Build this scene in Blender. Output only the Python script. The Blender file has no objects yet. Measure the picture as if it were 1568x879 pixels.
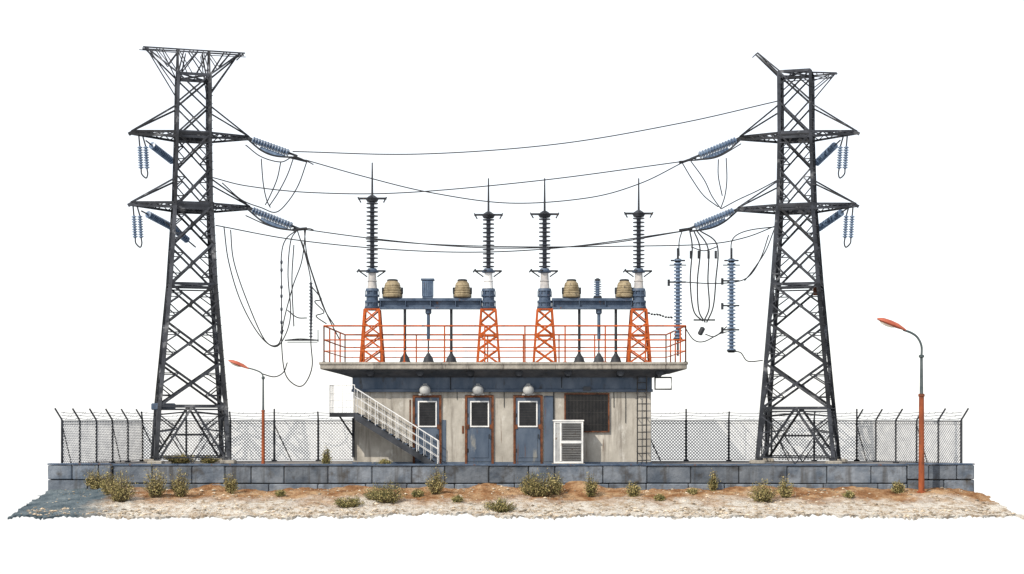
import bpy, math, random
from mathutils import Vector, Matrix, noise
random.seed(7)
S = bpy.context.scene
# ---------------------------------------------------------------- survey helpers
D = 60.0          # distance of the viewpoint from the facade plane (m)
EYE = 1.775       # eye height (m)
HZ = 640.0        # horizon on the elevation drawing (40 units = 1 m on facade plane)
def K(y): return (D + y) / D
def at(u, v, y=0.0):
    k = K(y)
    return Vector(((u - 784) / 40 * k, y, EYE + (HZ - v) / 40 * k))
def zz(v, y=0.0): return at(784, v, y).z
def xx(u, y=0.0): return at(u, 640, y).x

# ---------------------------------------------------------------- geometry builder
class G:
    def __init__(s): s.v = []; s.f = []
    def add(s, vs, fs):
        o = len(s.v); s.v += [tuple(p) for p in vs]; s.f += [tuple(i + o for i in f) for f in fs]
    def box(s, lo, hi):
        x0, y0, z0 = lo; x1, y1, z1 = hi
        if x0 > x1: x0, x1 = x1, x0
        if y0 > y1: y0, y1 = y1, y0
        if z0 > z1: z0, z1 = z1, z0
        vs = [(x0,y0,z0),(x1,y0,z0),(x1,y1,z0),(x0,y1,z0),(x0,y0,z1),(x1,y0,z1),(x1,y1,z1),(x0,y1,z1)]
        s.add(vs, [(0,3,2,1),(4,5,6,7),(0,1,5,4),(1,2,6,5),(2,3,7,6),(3,0,4,7)])
    def bbox(s, lo, hi, b=0.02):
        x0,y0,z0 = lo; x1,y1,z1 = hi
        if x0 > x1: x0, x1 = x1, x0
        if y0 > y1: y0, y1 = y1, y0
        if z0 > z1: z0, z1 = z1, z0
        def ring(z, ins):
            a=x0+ins; c=x1-ins; d=y0+ins; e=y1-ins
            return [(a+b,d,z),(c-b,d,z),(c,d+b,z),(c,e-b,z),(c-b,e,z),(a+b,e,z),(a,e-b,z),(a,d+b,z)]
        vs = ring(z0,b)+ring(z0+b,0)+ring(z1-b,0)+ring(z1,b)
        fs=[tuple(range(7,-1,-1)), tuple(range(24,32))]
        for r in range(3):
            for i in range(8):
                j=(i+1)%8; fs.append((r*8+i,r*8+j,r*8+8+j,r*8+8+i))
        s.add(vs,fs)
    def basis(s, a, b):
        d = (b - a)
        if d.length < 1e-6: d = Vector((0,0,1e-3))
        d = d.normalized()
        up = Vector((0,-1,0)) if abs(d.y) < 0.9 else Vector((0,0,1))
        x = d.cross(up).normalized(); y = x.cross(d).normalized()
        return d, x, y
    def beam(s, a, b, w, h=None):
        a=Vector(a); b=Vector(b); h = h or w
        d,x,y = s.basis(a,b); vs=[]
        for p in (a,b):
            for sx,sy in ((-1,-1),(1,-1),(1,1),(-1,1)):
                vs.append(p + x*sx*w/2 + y*sy*h/2)
        s.add(vs, [(0,1,2,3),(7,6,5,4),(0,4,5,1),(1,5,6,2),(2,6,7,3),(3,7,4,0)])
    def angle(s, a, b, w, t=0.018, flip=False):
        a=Vector(a); b=Vector(b); d,x,y=s.basis(a,b)
        if flip: x=-x
        pr=[(0,0),(w,0),(w,t),(t,t),(t,w),(0,w)]
        vs=[p + x*(q[0]-w/2) + (-y)*(q[1]) for p in (a,b) for q in pr]
        fs=[(0,1,2,3,4,5),(11,10,9,8,7,6)]+[(i,i+6,(i+1)%6+6,(i+1)%6) for i in range(6)]
        s.add(vs,fs)
    def tube(s, pts, r, n=6):
        pts=[Vector(p) for p in pts]; o=len(s.v); m=len(pts)
        px=None
        for i,p in enumerate(pts):
            a=pts[max(i-1,0)]; b=pts[min(i+1,m-1)]
            d=(b-a).normalized() if (b-a).length>1e-7 else Vector((0,0,1))
            if px is None: _,x,_ = s.basis(a,b)
            else:
                x=px-d*px.dot(d)
                x = x.normalized() if x.length>1e-5 else s.basis(a,b)[1]
            px=x; y=d.cross(x)
            rr = r[i] if isinstance(r,(list,tuple)) else r
            for j in range(n):
                t=2*math.pi*j/n; s.v.append(tuple(p+x*math.cos(t)*rr+y*math.sin(t)*rr))
        for i in range(m-1):
            for j in range(n):
                k=(j+1)%n
                s.f.append((o+i*n+j,o+i*n+k,o+(i+1)*n+k,o+(i+1)*n+j))
        s.f.append(tuple(o+j for j in range(n-1,-1,-1))); s.f.append(tuple(o+(m-1)*n+j for j in range(n)))
    def lathe(s, a, b, prof, n=12):
        a=Vector(a); b=Vector(b); d,x,y=s.basis(a,b); L=(b-a).length; o=len(s.v)
        for t,r in prof:
            for j in range(n):
                q=2*math.pi*j/n
                s.v.append(tuple(a+d*L*t+x*math.cos(q)*r+y*math.sin(q)*r))
        m=len(prof)
        for i in range(m-1):
            for j in range(n):
                k=(j+1)%n; s.f.append((o+i*n+j,o+i*n+k,o+(i+1)*n+k,o+(i+1)*n+j))
        s.f.append(tuple(o+j for j in range(n-1,-1,-1))); s.f.append(tuple(o+(m-1)*n+j for j in range(n)))
    def ribs(s, a, b, rc, rd, pitch, thick=0.4, n=12):
        a=Vector(a); b=Vector(b); L=(b-a).length; c=max(2,int(L/pitch)); pr=[(0,rc)]
        for i in range(c):
            t0=i/c; dt=1/c
            pr += [(t0+dt*.2,rc),(t0+dt*(.25+thick*.15),rd*.95),(t0+dt*(.2+thick),rd),(t0+dt*(.3+thick),rc)]
        pr.append((1,rc)); s.lathe(a,b,pr,n)

def spline(pts, n=8):
    P=[Vector(p) for p in pts]; P=[P[0]*2-P[1]]+P+[P[-1]*2-P[-2]]; out=[]
    for i in range(1,len(P)-2):
        for j in range(n):
            t=j/n; a,b,c,d=P[i-1],P[i],P[i+1],P[i+2]
            out.append(0.5*((2*b)+(c-a)*t+(2*a-5*b+4*c-d)*t*t+(3*b-a-3*c+d)*t**3))
    out.append(P[-2]); return out

def root(name, loc):
    e=bpy.data.objects.new(name,None); e.empty_display_size=0.5; e.location=loc
    S.collection.objects.link(e); return e
def part(name, g, m, parent=None, smooth=False, mats=None, mi=None):
    me=bpy.data.meshes.new(name); me.from_pydata(g.v,[],g.f); me.update()
    if mats:
        for q in mats: me.materials.append(q)
        me.polygons.foreach_set('material_index', mi)
    else: me.materials.append(m)
    if smooth:
        me.polygons.foreach_set('use_smooth',[True]*len(me.polygons))
        try: me.set_sharp_from_angle(angle=math.radians(40))
        except Exception: pass
    ob=bpy.data.objects.new(name,me); S.collection.objects.link(ob)
    if parent:
        ob.parent=parent; ob.matrix_parent_inverse=Matrix.Translation(-Vector(parent.location))
    return ob

# ---------------------------------------------------------------- materials
def mat(name,c1,c2,scale=3,rough=.7,metal=0,bump=.15,c3=None,thr=.6,s3=1.5,stretch=1.0,spec=.25,bscale=None,wid=.08,isl=0,drip=None,drip2=None):
    m=bpy.data.materials.new(name); m.use_nodes=True; nt=m.node_tree; N=nt.nodes; L=nt.links
    bs=N['Principled BSDF']; bs.inputs['Roughness'].default_value=rough; bs.inputs['Metallic'].default_value=metal
    bs.inputs['Specular IOR Level'].default_value=spec
    tc=N.new('ShaderNodeTexCoord')
    def mapping(sc):
        mp=N.new('ShaderNodeMapping'); mp.inputs['Scale'].default_value=sc; L.new(tc.outputs['Object'],mp.inputs['Vector']); return mp.outputs[0]
    mp=mapping((1,1,stretch))
    def noi(sc,det=6,src=None):
        n=N.new('ShaderNodeTexNoise'); n.inputs['Scale'].default_value=sc; n.inputs['Detail'].default_value=det
        n.inputs['Roughness'].default_value=.62; L.new(mp if src is None else src,n.inputs['Vector']); return n
    n1=noi(scale); r=N.new('ShaderNodeValToRGB'); L.new(n1.outputs['Fac'],r.inputs['Fac'])
    r.color_ramp.elements[0].position=.36; r.color_ramp.elements[1].position=.64
    r.color_ramp.elements[0].color=(*c1,1); r.color_ramp.elements[1].color=(*c2,1)
    col=r.outputs['Color']
    def layer(col,nn,th,wd,c,mx_=1):
        r2=N.new('ShaderNodeValToRGB'); L.new(nn.outputs['Fac'],r2.inputs['Fac'])
        r2.color_ramp.elements[0].position=th; r2.color_ramp.elements[1].position=th+wd
        r2.color_ramp.elements[1].color=(mx_,mx_,mx_,1)
        mx=N.new('ShaderNodeMixRGB'); L.new(r2.outputs['Color'],mx.inputs['Fac']); L.new(col,mx.inputs['Color1'])
        mx.inputs['Color2'].default_value=(*c,1); return mx.outputs['Color']
    if c3: col=layer(col,noi(s3,8),thr,wid,c3)
    if drip: col=layer(col,noi(1.0,7,mapping((3.2,3.2,.28))),.52,.16,drip,.8)
    if drip2: col=layer(col,noi(1.0,8,mapping((6.5,6.5,.5))),.62,.07,drip2,.75)
    if isl:
        ge=N.new('ShaderNodeNewGeometry'); mr=N.new('ShaderNodeMapRange'); L.new(ge.outputs['Random Per Island'],mr.inputs[0])
        mr.inputs[3].default_value=1-isl; mr.inputs[4].default_value=1+isl*.6
        hs=N.new('ShaderNodeHueSaturation'); L.new(mr.outputs[0],hs.inputs['Value']); L.new(col,hs.inputs['Color']); col=hs.outputs[0]
    L.new(col,bs.inputs['Base Color'])
    if bump:
        nb=noi(bscale or scale*6,5,tc.outputs['Object']); b=N.new('ShaderNodeBump'); b.inputs['Strength'].default_value=bump
        b.inputs['Distance'].default_value=.05; L.new(nb.outputs['Fac'],b.inputs['Height']); L.new(b.outputs['Normal'],bs.inputs['Normal'])
    return m
M={}
M['steel']=mat('weathered_dark_steel',(.010,.012,.016),(.034,.038,.046),2.0,.6,0,.0,(.07,.045,.03),.66,3,isl=.45,spec=.2)
M['steelb']=mat('tower_lattice_steel',(.008,.010,.014),(.036,.04,.050),1.2,.6,0,.0,(.12,.125,.135),.58,1.3,isl=.6,spec=.2)
M['steel2']=mat('painted_steel_bluegrey',(.028,.048,.085),(.07,.10,.15),3,.5,0,.1,(.10,.045,.025),.62,4)
M['wire']=mat('cable_black',(.012,.012,.014),(.025,.025,.03),5,.6,0,0)
M['insul']=mat('insulator_glass_blue',(.05,.085,.15),(.12,.175,.26),4,.3,0,0,spec=.4)
M['insd']=mat('insulator_porcelain_dark',(.014,.018,.03),(.04,.046,.06),4,.35,0,0,spec=.3)
M['core']=mat('insulator_core',(.26,.26,.27),(.42,.40,.38),4,.4,0,0)
M['orange']=mat('orange_paint_rusting',(.27,.052,.010),(.42,.088,.018),3,.65,0,.1,(.06,.022,.014),.56,6,wid=.12,isl=.3,spec=.12)
M['pole']=mat('rusted_orange_pole',(.15,.04,.018),(.27,.075,.028),3,.65,0,.1,(.06,.03,.02),.55,5,wid=.15,spec=.15,stretch=.4)
M['conc']=mat('concrete_slab',(.18,.17,.15),(.32,.30,.265),2.2,.9,0,.3,(.08,.075,.07),.55,3,.4,wid=.2,drip2=(.06,.05,.045))
M['soff']=mat('soffit_concrete_shade',(.04,.048,.06),(.085,.09,.10),1.6,.9,0,.3,(.03,.03,.03),.55,3,wid=.2)  # underside concrete, darkened to put the overhang's shade into its colour
M['wallw']=mat('stained_concrete_wall',(.24,.225,.20),(.42,.40,.36),.9,.95,0,.35,(.50,.49,.46),.58,2.0,.6,wid=.12,drip=(.125,.11,.095),drip2=(.09,.052,.032))
M['band']=mat('bluegrey_render',(.045,.068,.105),(.10,.125,.165),1.5,.85,0,.2,(.04,.035,.03),.56,2.5,.4,wid=.15)
M['bluep']=mat('blue_steel_panel_shade',(.035,.055,.09),(.085,.11,.15),1.2,.6,.0,.1,(.17,.175,.17),.62,1.8,.4,drip2=(.09,.04,.02))  # blue-grey steel with facade shade worked into the dark colour
M['block']=mat('concrete_block',(.07,.09,.12),(.175,.20,.235),1.6,.95,0,.6,(.05,.045,.04),.54,2.2,wid=.2,isl=.35,drip=(.06,.06,.06))
M['joint']=mat('dark_mortar',(.02,.02,.022),(.04,.04,.04),4,.95,0,0)  # dark mortar backing seen in the gaps between blocks
M['rust']=mat('rusted_iron',(.045,.02,.012),(.15,.055,.026),4,.9,0,.3)
M['white']=mat('white_paint_worn',(.48,.49,.50),(.68,.68,.67),2,.5,0,.1,(.22,.18,.14),.64,4)
M['dark']=mat('dark_glass',(.008,.009,.011),(.018,.019,.022),3,.25,0,0,spec=.2)
M['slat']=mat('louvre_slat',(.018,.018,.020),(.04,.038,.037),3,.5,0,0)
M['grey']=mat('grey_sheet_metal',(.22,.23,.24),(.37,.38,.38),2,.5,0,.1,(.12,.08,.06),.6,4)
M['brown']=mat('tan_housing',(.14,.11,.065),(.32,.265,.17),5,.6,0,.2,(.06,.05,.04),.56,5,wid=.12)
M['mesh']=mat('galvanised_wire',(.32,.33,.35),(.46,.47,.48),3,.5,0,0)
M['pave']=mat('platform_concrete',(.11,.11,.115),(.22,.21,.20),1.2,.95,0,.3,(.07,.06,.055),.56,.8)
M['lens']=mat('lamp_lens',(.5,.45,.38),(.6,.55,.46),3,.3,0,0,spec=.5)
M['redp']=mat('red_lamp_paint',(.26,.06,.035),(.40,.115,.065),3,.5,0,.05)
M['postg']=mat('post_grey_green',(.03,.045,.05),(.075,.09,.095),3,.5,0,.1)
M['dry']=mat('dry_leaves',(.26,.215,.085),(.46,.39,.18),6,.9,0,0,isl=.55)
M['grn']=mat('olive_leaves',(.06,.068,.022),(.17,.165,.065),6,.9,0,0,isl=.5)
M['twig']=mat('twigs',(.05,.038,.025),(.13,.09,.055),6,.9,0,0)
M['stone']=mat('pebbles',(.26,.20,.14),(.50,.44,.35),9,.95,0,.2,isl=.65)

def ground_mat():
    m=bpy.data.materials.new('sandy_soil'); m.use_nodes=True; nt=m.node_tree; N=nt.nodes; L=nt.links
    bs=N['Principled BSDF']; bs.inputs['Roughness'].default_value=1; bs.inputs['Specular IOR Level'].default_value=.05
    tc=N.new('ShaderNodeTexCoord'); sp=N.new('ShaderNodeSeparateXYZ'); L.new(tc.outputs['Object'],sp.inputs[0])
    mp=N.new('ShaderNodeMapping'); mp.inputs['Scale'].default_value=(.6,.35,1); L.new(tc.outputs['Object'],mp.inputs[0])
    def noi(sc,det=8,src=None,ro=.65):
        n=N.new('ShaderNodeTexNoise'); n.inputs['Scale'].default_value=sc; n.inputs['Detail'].default_value=det
        n.inputs['Roughness'].default_value=ro; L.new(src or mp.outputs[0],n.inputs['Vector']); return n.outputs['Fac']
    def ramp(f,stops):
        r=N.new('ShaderNodeValToRGB'); L.new(f,r.inputs['Fac']); e=r.color_ramp.elements
        while len(e)<len(stops): e.new(.5)
        for q,(p,c) in zip(e,stops): q.position=p; q.color=(*c,1)
        return r.outputs['Color']
    def mth(op,a,b):
        n=N.new('ShaderNodeMath'); n.operation=op
        for i,q in enumerate((a,b)):
            if hasattr(q,'links'): L.new(q,n.inputs[i])
            else: n.inputs[i].default_value=q
        return n.outputs[0]
    def mix(f,a,b):
        n=N.new('ShaderNodeMixRGB')
        for i,q in ((0,f),(1,a),(2,b)):
            if hasattr(q,'links'): L.new(q,n.inputs[i])
            else: n.inputs[i].default_value=q if i==0 else (*q,1)
        return n.outputs[0]
    def clamp(q):
        c=N.new('ShaderNodeClamp'); L.new(q,c.inputs[0]); return c.outputs[0]
    orange=ramp(noi(2.4,10,None,.75),[(.3,(.09,.045,.024)),(.46,(.24,.125,.06)),(.6,(.40,.27,.16))])
    pale=ramp(noi(5.5,10,None,.78),[(.34,(.16,.115,.075)),(.43,(.38,.31,.235)),(.53,(.55,.52,.47))])
    blue_shade=ramp(noi(3.0,8),[(.3,(.045,.07,.09)),(.7,(.17,.205,.225))])  # cool tone that paints shade into the soil at the left end
    fy=mth('MULTIPLY',mth('ADD',sp.outputs['Y'],4.9),-.52)
    f=mth('ADD',fy,mth('MULTIPLY',mth('SUBTRACT',noi(.9,4),.5),3.6))
    base=mix(clamp(f),orange,pale)
    tr=N.new('ShaderNodeMapping'); tr.inputs['Scale'].default_value=(.35,1.6,1); L.new(tc.outputs['Object'],tr.inputs[0])
    dk=ramp(noi(2.2,8,tr.outputs[0],.7),[(.58,(0,0,0)),(.68,(.6,.6,.6))])
    base=mix(dk,base,(.15,.085,.045))
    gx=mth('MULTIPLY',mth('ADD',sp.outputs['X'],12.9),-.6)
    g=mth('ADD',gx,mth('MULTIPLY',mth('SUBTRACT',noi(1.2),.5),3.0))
    base=mix(clamp(g),base,blue_shade)  # blend the left end into the painted shade
    L.new(base,bs.inputs['Base Color'])
    b=N.new('ShaderNodeBump'); b.inputs['Strength'].default_value=1; b.inputs['Distance'].default_value=.16
    L.new(noi(6,10,tc.outputs['Object'],.7),b.inputs['Height']); L.new(b.outputs[0],bs.inputs['Normal'])
    return m
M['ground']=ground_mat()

# ---------------------------------------------------------------- ground
def gz(x,y):
    z = -.80 if y>-3 else -.80+(y+3)*.098
    if y<-2.9:
        z += .10*noise.noise(Vector((x*.35,y*.5,3)))+.07*noise.noise(Vector((x*1.3,y*1.3,1)))+.045*noise.noise(Vector((x*4,y*4,7)))+.02*noise.noise(Vector((x*11,y*11,2)))
        z += .30*max(0,1-(-3-y)/1.4)*max(0,.1+noise.noise(Vector((x*.6,0,9))))
        fx=max(0,abs(x)-15.5); z -= fx*.06
    return z
g=G(); nx=620; ny=130
for j in range(ny+1):
    t=j/ny
    y=-9.0+ 6.2*min(1,t/.88) + (0 if t<.88 else (t-.88)/.12*9.0)
    xl=-16.4-.46*min(1,max(0,(y+9)/6)); xr=16.7+.08*min(1,max(0,(y+9)/6))
    for i in range(nx+1):
        x=xl+(xr-xl)*i/nx
        yy=y
        if j==0: yy=y+.25*noise.noise(Vector((x*2.2,0,0)))+.12*noise.noise(Vector((x*9,0,0)))
        xx_=x
        if i in(0,nx): xx_=x+.2*noise.noise(Vector((y*2,5,0)))
        g.v.append((xx_,yy,gz(x,yy)))
for j in range(ny):
    for i in range(nx):
        a=j*(nx+1)+i; g.f.append((a,a+1,a+nx+2,a+nx+1))
o=len(g.v)
for i in range(nx+1):
    p=g.v[i]; g.v.append((p[0],p[1]+.03,p[2]-.04-.07*random.random()))
for i in range(nx): g.f.append((o+i,o+i+1,i+1,i))
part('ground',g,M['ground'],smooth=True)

g=G()
for i in range(4200):
    x=random.uniform(-16.2,16.4); y=random.uniform(-8.95,-3.2) if random.random()<.5 else random.gauss(-8.3,.45)
    y=max(y,-8.95)
    if noise.noise(Vector((x*.5,y*.8,4)))<-.12 and random.random()<.8: continue
    r=random.choice([.015,.02,.025,.03,.055]) * random.uniform(.7,1.4); z=gz(x,y)
    vs=[]
    for q in ((1,0,0),(0,1,0),(-1,0,0),(0,-1,0),(0,0,.7),(0,0,-.6)):
        vs.append((x+q[0]*r*random.uniform(.7,1.5),y+q[1]*r*random.uniform(.7,1.3),z+q[2]*r*random.uniform(.6,1.2)+r*.2))
    g.add(vs,[(0,1,4),(1,2,4),(2,3,4),(3,0,4),(1,0,5),(2,1,5),(3,2,5),(0,3,5)])
part('gravel',g,M['stone'])

# ---------------------------------------------------------------- platform + retaining wall
XL,XR=-16.84,16.77
g=G(); g.box((XL+.05,-2.72,-.78),(XR-.05,5.0,0)); part('pavement',g,M['pave'])
rw=root('retaining_wall',(0,-3,-.8))
gb=G(); gc=G(); gj=G()
gj.box((XL+.06,-2.94,-.95),(XR-.06,-2.725,.02)); 
gj.box((XL+.06,-2.72,-.95),(XL+.2-.155,5.0,-.005)); gj.box((XR-.045,-2.72,-.95),(XR-.04,5.0,-.005))
e0,e1=XL+2.3,XR-2.4
def stone_block(x,x2,ya,yb_,z0,z1,b):
    gb.bbox((x,ya+random.uniform(-.02,.02),z0+random.uniform(-.006,.006)),(x2,yb_,z1+random.uniform(-.012,.006)),b)
x=e0
while x<e1-.05:
    w=random.choice([1.45,1.6,1.75,1.2,.95]); x2=min(x+w,e1)
    if e1-x2<.6: x2=e1
    stone_block(x+.014,x2-.014,-3.0,-2.9,-.60,.025,random.uniform(.018,.032)); x=x2
x=e0
while x<e1-.05:
    w=random.uniform(1.3,2.2); x2=min(x+w,e1)
    if e1-x2<.6: x2=e1
    stone_block(x+.012,x2-.012,-3.07,-2.9,-1.0,-.625,.025); x=x2
for a,b in ((XL,e0),(e1,XR)):
    for z0,z1,off in ((-.46,.065,0),(-1.0,-.485,.4)):
        x=a
        while x<b-.05:
            w=random.uniform(.7,1.05)+(off if x==a else 0); x2=min(x+w,b)
            if b-x2<.35: x2=b
            stone_block(x+.012,x2-.012,-3.12,-2.9,z0,z1,.028); x=x2
for xa,xb in ((XL-.08,XL+.045),(XR-.045,XR+.08)):
    y=-2.88
    while y<4.9:
        y2=min(y+1.1,5.0)
        gb.bbox((xa,y+.01,-.46),(xb,y2-.01,.05),.02); gb.bbox((xa,y+.01,-.95),(xb,y2-.01,-.48),.02); y=y2
x=e0
while x<e1-.1:
    x2=min(x+2.4,e1); gc.bbox((x+.006,-3.045+random.uniform(-.008,.008),.034),(x2-.006,-2.74,.10),.012); x=x2
gc.bbox((XL-.02,-3.15,.074),(e0-.01,-2.74,.125),.012); gc.bbox((e1+.01,-3.15,.074),(XR+.02,-2.74,.125),.012)
part('blocks',gb,M['block'],rw); part('joints',gj,M['joint'],rw); part('coping',gc,M['steel2'],rw)

# ---------------------------------------------------------------- transmission towers
def tower(name, uc0, uc1, levels, subs, th, Y0, arms, top):
    k=K(Y0); th=math.radians(th); c,s_=math.cos(th),math.sin(th)
    vtop=levels[-1][0]; vb=levels[0][0]
    def cen(v): 
        t=(vb-v)/(vb-vtop); return uc0+(uc1-uc0)*t
    def T(u,w,v):
        X=xx(cen(v),Y0); return Vector((X+(u*c-w*s_)/40*k, Y0+(u*s_+w*c)/40*k, zz(v,Y0) if v<708 else 0))
    def hw(v):
        for (a,ha),(b,hb) in zip(levels,levels[1:]):
            if a>=v>=b: return ha+(hb-ha)*(a-v)/(a-b)
        return levels[-1][1]
    r=root(name,(xx(uc0,Y0),Y0,0)); gl=G(); gbz=G(); ga=G(); gp=G()
    C=((-1,-1),(1,-1),(1,1),(-1,1))
    def cor(i,v): h=hw(v); return T(C[i][0]*h,C[i][1]*h,v)
    for i in range(4):
        for (a,_),(b,_) in zip(levels,levels[1:]):
            gl.angle(cor(i,a),cor(i,b),.15 if a>430 else .12,.03,flip=(i in (1,2)))
        p=cor(i,vb); gp.bbox((p.x-.28,p.y-.28,0.0),(p.x+.28,p.y+.28,.14),.03)
    for (a,_),(b,_),n in zip(levels,levels[1:],subs):
        for q in range(n):
            t0=q/n; t1=(q+1)/n
            v0=a+(b-a)*(t0**.94); v1=a+(b-a)*(t1**.94)
            for i in range(4):
                j=(i+1)%4
                if a==vb:
                    m=(cor(i,v1)+cor(j,v1))/2; A=cor(i,v0); B=cor(j,v0)
                    gbz.angle(A,m,.085); gbz.angle(B,m,.085)
                    for P,Q in ((A,cor(i,v1)),(B,cor(j,v1))):
                        for f1,f2 in ((.3,.3),(.55,.3),(.55,.6),(.85,.6),(.85,.9)):
                            gbz.angle(P.lerp(Q,f1),P.lerp(m,f2),.045)
                    gbz.angle(A.lerp(m,.5),B.lerp(m,.5),.05); gbz.angle(A.lerp(m,.5),(A+B)/2,.04); gbz.angle(B.lerp(m,.5),(A+B)/2,.04)
                    gbz.angle(A.lerp(B,.02)+Vector((0,0,.25)),B+Vector((0,0,.25)),.05)
                else:
                    w=.088 if v0>320 else .066
                    P0,P1,Q0,Q1=cor(i,v0),cor(i,v1),cor(j,v0),cor(j,v1)
                    gbz.angle(P0,Q1,w); gbz.angle(Q0,P1,w,flip=True)
                    X_=P0.lerp(Q1,.5); ga.beam(X_+Vector((0,0,-.06)),X_+Vector((0,0,.06)),.12,.03)
                    if v0-v1>50:
                        for L0_,L1_,a0,a1 in ((P0,P1,P0.lerp(Q1,.25),P1.lerp(Q0,.25)),(Q0,Q1,Q0.lerp(P1,.25),Q1.lerp(P0,.25))):
                            m_=(L0_+L1_)/2
                            gbz.angle(m_,a0,.045); gbz.angle(m_,a1,.045); gbz.angle(L0_.lerp(L1_,.25),a0,.04); gbz.angle(L0_.lerp(L1_,.75),a1,.04)
        for i in range(4):
            j=(i+1)%4; gbz.angle(cor(i,b),cor(j,b),.11)
            if b>300: gbz.angle(cor(i,b+5),cor(j,b+5),.05)
        gbz.angle(cor(0,b),cor(2,b),.06); gbz.angle(cor(1,b),cor(3,b),.06)
    for v,ul,ur,vtie,vdrop in arms:
        h=hw(v)
        for sg,ue in ((-1,ul),(1,ur)):
            tip=T(ue,0,v-1); tip2=T(ue,0,v+3)
            A=[T(sg*h,-h,v),T(sg*h,h,v)]; B=[T(sg*h,-h,v+vdrop),T(sg*h,h,v+vdrop)]
            Ct=[T(sg*hw(vtie),-hw(vtie),vtie),T(sg*hw(vtie),hw(vtie),vtie)]
            for q in (0,1):
                ga.angle(A[q],tip,.085); ga.angle(B[q],tip2,.085); ga.angle(Ct[q],tip,.06)
                for n_ in range(4):
                    f0=n_/4; f1=(n_+.5)/4; f2=(n_+1)/4
                    ga.angle(A[q].lerp(tip,f0),B[q].lerp(tip2,f1),.035); ga.angle(B[q].lerp(tip2,f1),A[q].lerp(tip,f2),.035)
            for n_ in range(4):
                f0=n_/4; f1=(n_+1)/4
                ga.angle(A[0].lerp(tip,f0),A[1].lerp(tip,f1),.045); ga.angle(A[1].lerp(tip,f0),A[0].lerp(tip,f1),.045)
            ga.angle(tip+Vector((-sg*.1,0,0)),tip2+Vector((sg*.12,0,-.02)),.12,.04)
        for i in range(4):
            j=(i+1)%4; ga.angle(T(C[i][0]*h,C[i][1]*h,v),T(C[j][0]*h,C[j][1]*h,v),.11)
            ga.angle(T(C[i][0]*h,C[i][1]*h,v+vdrop),T(C[j][0]*h,C[j][1]*h,v+vdrop),.10)
        ga.beam(T(-h,0,v+vdrop*.6),T(h,0,v+vdrop*.6),.3,.05)
    for n_ in range(46):
        v=700-n_*12.5; p=cor(1,v); ga.beam(p,p+Vector((.13,-.05,0)),.02)
    top(T,hw,ga,gbz,cor)
    part('legs',gl,M['steelb'],r); part('bracing',gbz,M['steelb'],r); part('crossarms',ga,M['steelb'],r)
    part('footings',gp,M['conc'],r)
    return r,T
def topL(T,hw,ga,gb,cor):
    v0=118; v1=78; E=75
    for w in (-1,1):
        h=hw(v0); W=w*7
        ga.angle(T(-E,W,v1),T(E+3,W,v1),.055); 
        for sg in (-1,1):
            b=T(sg*h,w*h,v0); b2=T(sg*h,w*h,146)
            ga.angle(b,T(sg*(E-4),W,v1),.065); ga.angle(b,T(sg*h*.6,W,v1),.04); ga.angle(b2,T(sg*E*.9,W,v1+2),.045)
            ga.angle(b,T(sg*E*.62,W,v1),.04); ga.angle(T(sg*h*1.6,w*12,102),T(sg*h*.9,W,v1),.035)
            ga.angle(T(sg*h*1.6,w*12,102),T(sg*E*.75,W,v1),.035); ga.angle(b2,T(sg*h*.5,W,v1+6),.035)
            ga.angle(b,T(-sg*h*.3,W,v1),.045); ga.angle(b,T(sg*h,W,v1),.06)
            ga.angle(T(sg*h*.1,w*h,118),T(sg*h*.95,W,v1),.035)
    for i in range(7):
        f=-E+i*2*E/6; ga.angle(T(f,-7,v1),T(f,7,v1),.035)
    ga.angle(T(-E-6,-8,83),T(-20,-8,84),.028); ga.angle(T(20,-8,85),T(E+4,-8,84),.028)
    ga.beam(T(-E+2,-8,79),T(-E+11,-8,89),.04); ga.beam(T(E,-8,79),T(E-10,-8,90),.04)
def topR(T,hw,ga,gb,cor):
    v0=113; h=hw(v0)
    for w in (-1,1):
        ga.angle(T(-h,w*h,v0),T(h+38,w*3,v0+3),.06)
        ga.angle(T(h,w*h,150),T(h+34,w*3,v0+4),.045); ga.angle(T(h,w*h,132),T(h+26,w*3,v0+5),.035)
        ga.angle(T(-h,w*h,v0+6),T(h+30,w*3,v0+9),.035)
        ga.angle(T(-h,w*h,v0+4),T(-h-38,w*2,79),.05); ga.angle(T(-h,w*h,v0-2),T(-h-35,w*2,77),.045)
        ga.angle(T(-h,w*h,v0+6),T(-h-20,w*2,93),.03)
        ga.angle(T(0,w*h,v0),T(h,w*h,v0+20),.045); ga.angle(T(0,w*h,v0),T(-h,w*h,v0+20),.045)
    ga.beam(T(-h-35,0,77),T(-h-43,0,84),.04)
    for f in (8,18,28): ga.angle(T(h+f,-6,v0+2),T(h+f,6,v0+2),.03)
    ga.angle(T(-h,-h,v0),T(h,h,v0),.05); ga.angle(T(h,-h,v0),T(-h,h,v0),.05)
YT=1.6
q=1.235
towL,TL=tower('transmission_tower',290.5,295.5,[(708,66/q),(622,60/q),(437,41/q),(318,33/q),(208,30/q),(118,29/q)],[1,3,2,2,2],16,YT,
   [(206,-91,86,165,7),(314,-91,88,276,7)],topL)
towR,TR=tower('transmission_tower',1223.5,1219,[(708,70/q),(625,61/q),(437,42/q),(318,32/q),(208,29/q),(113,29/q)],[1,3,2,2,2],-16,YT,
   [(206,-87,90,163,7),(316,-91,88,279,7)],topR)
g=G(); p=at(250,623,YT-1.2); g.bbox((p.x-.45,p.y-.1,p.z-.12),(p.x+.45,p.y+.15,p.z+.14),.03); part('junction_box',g,M['steel2'],towL)
g=G(); p=at(1249,446,YT-.6); g.bbox((p.x-.09,p.y-.1,p.z-.16),(p.x+.12,p.y+.1,p.z+.16),.03); part('sensor_box',g,M['rust'],towR)
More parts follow.
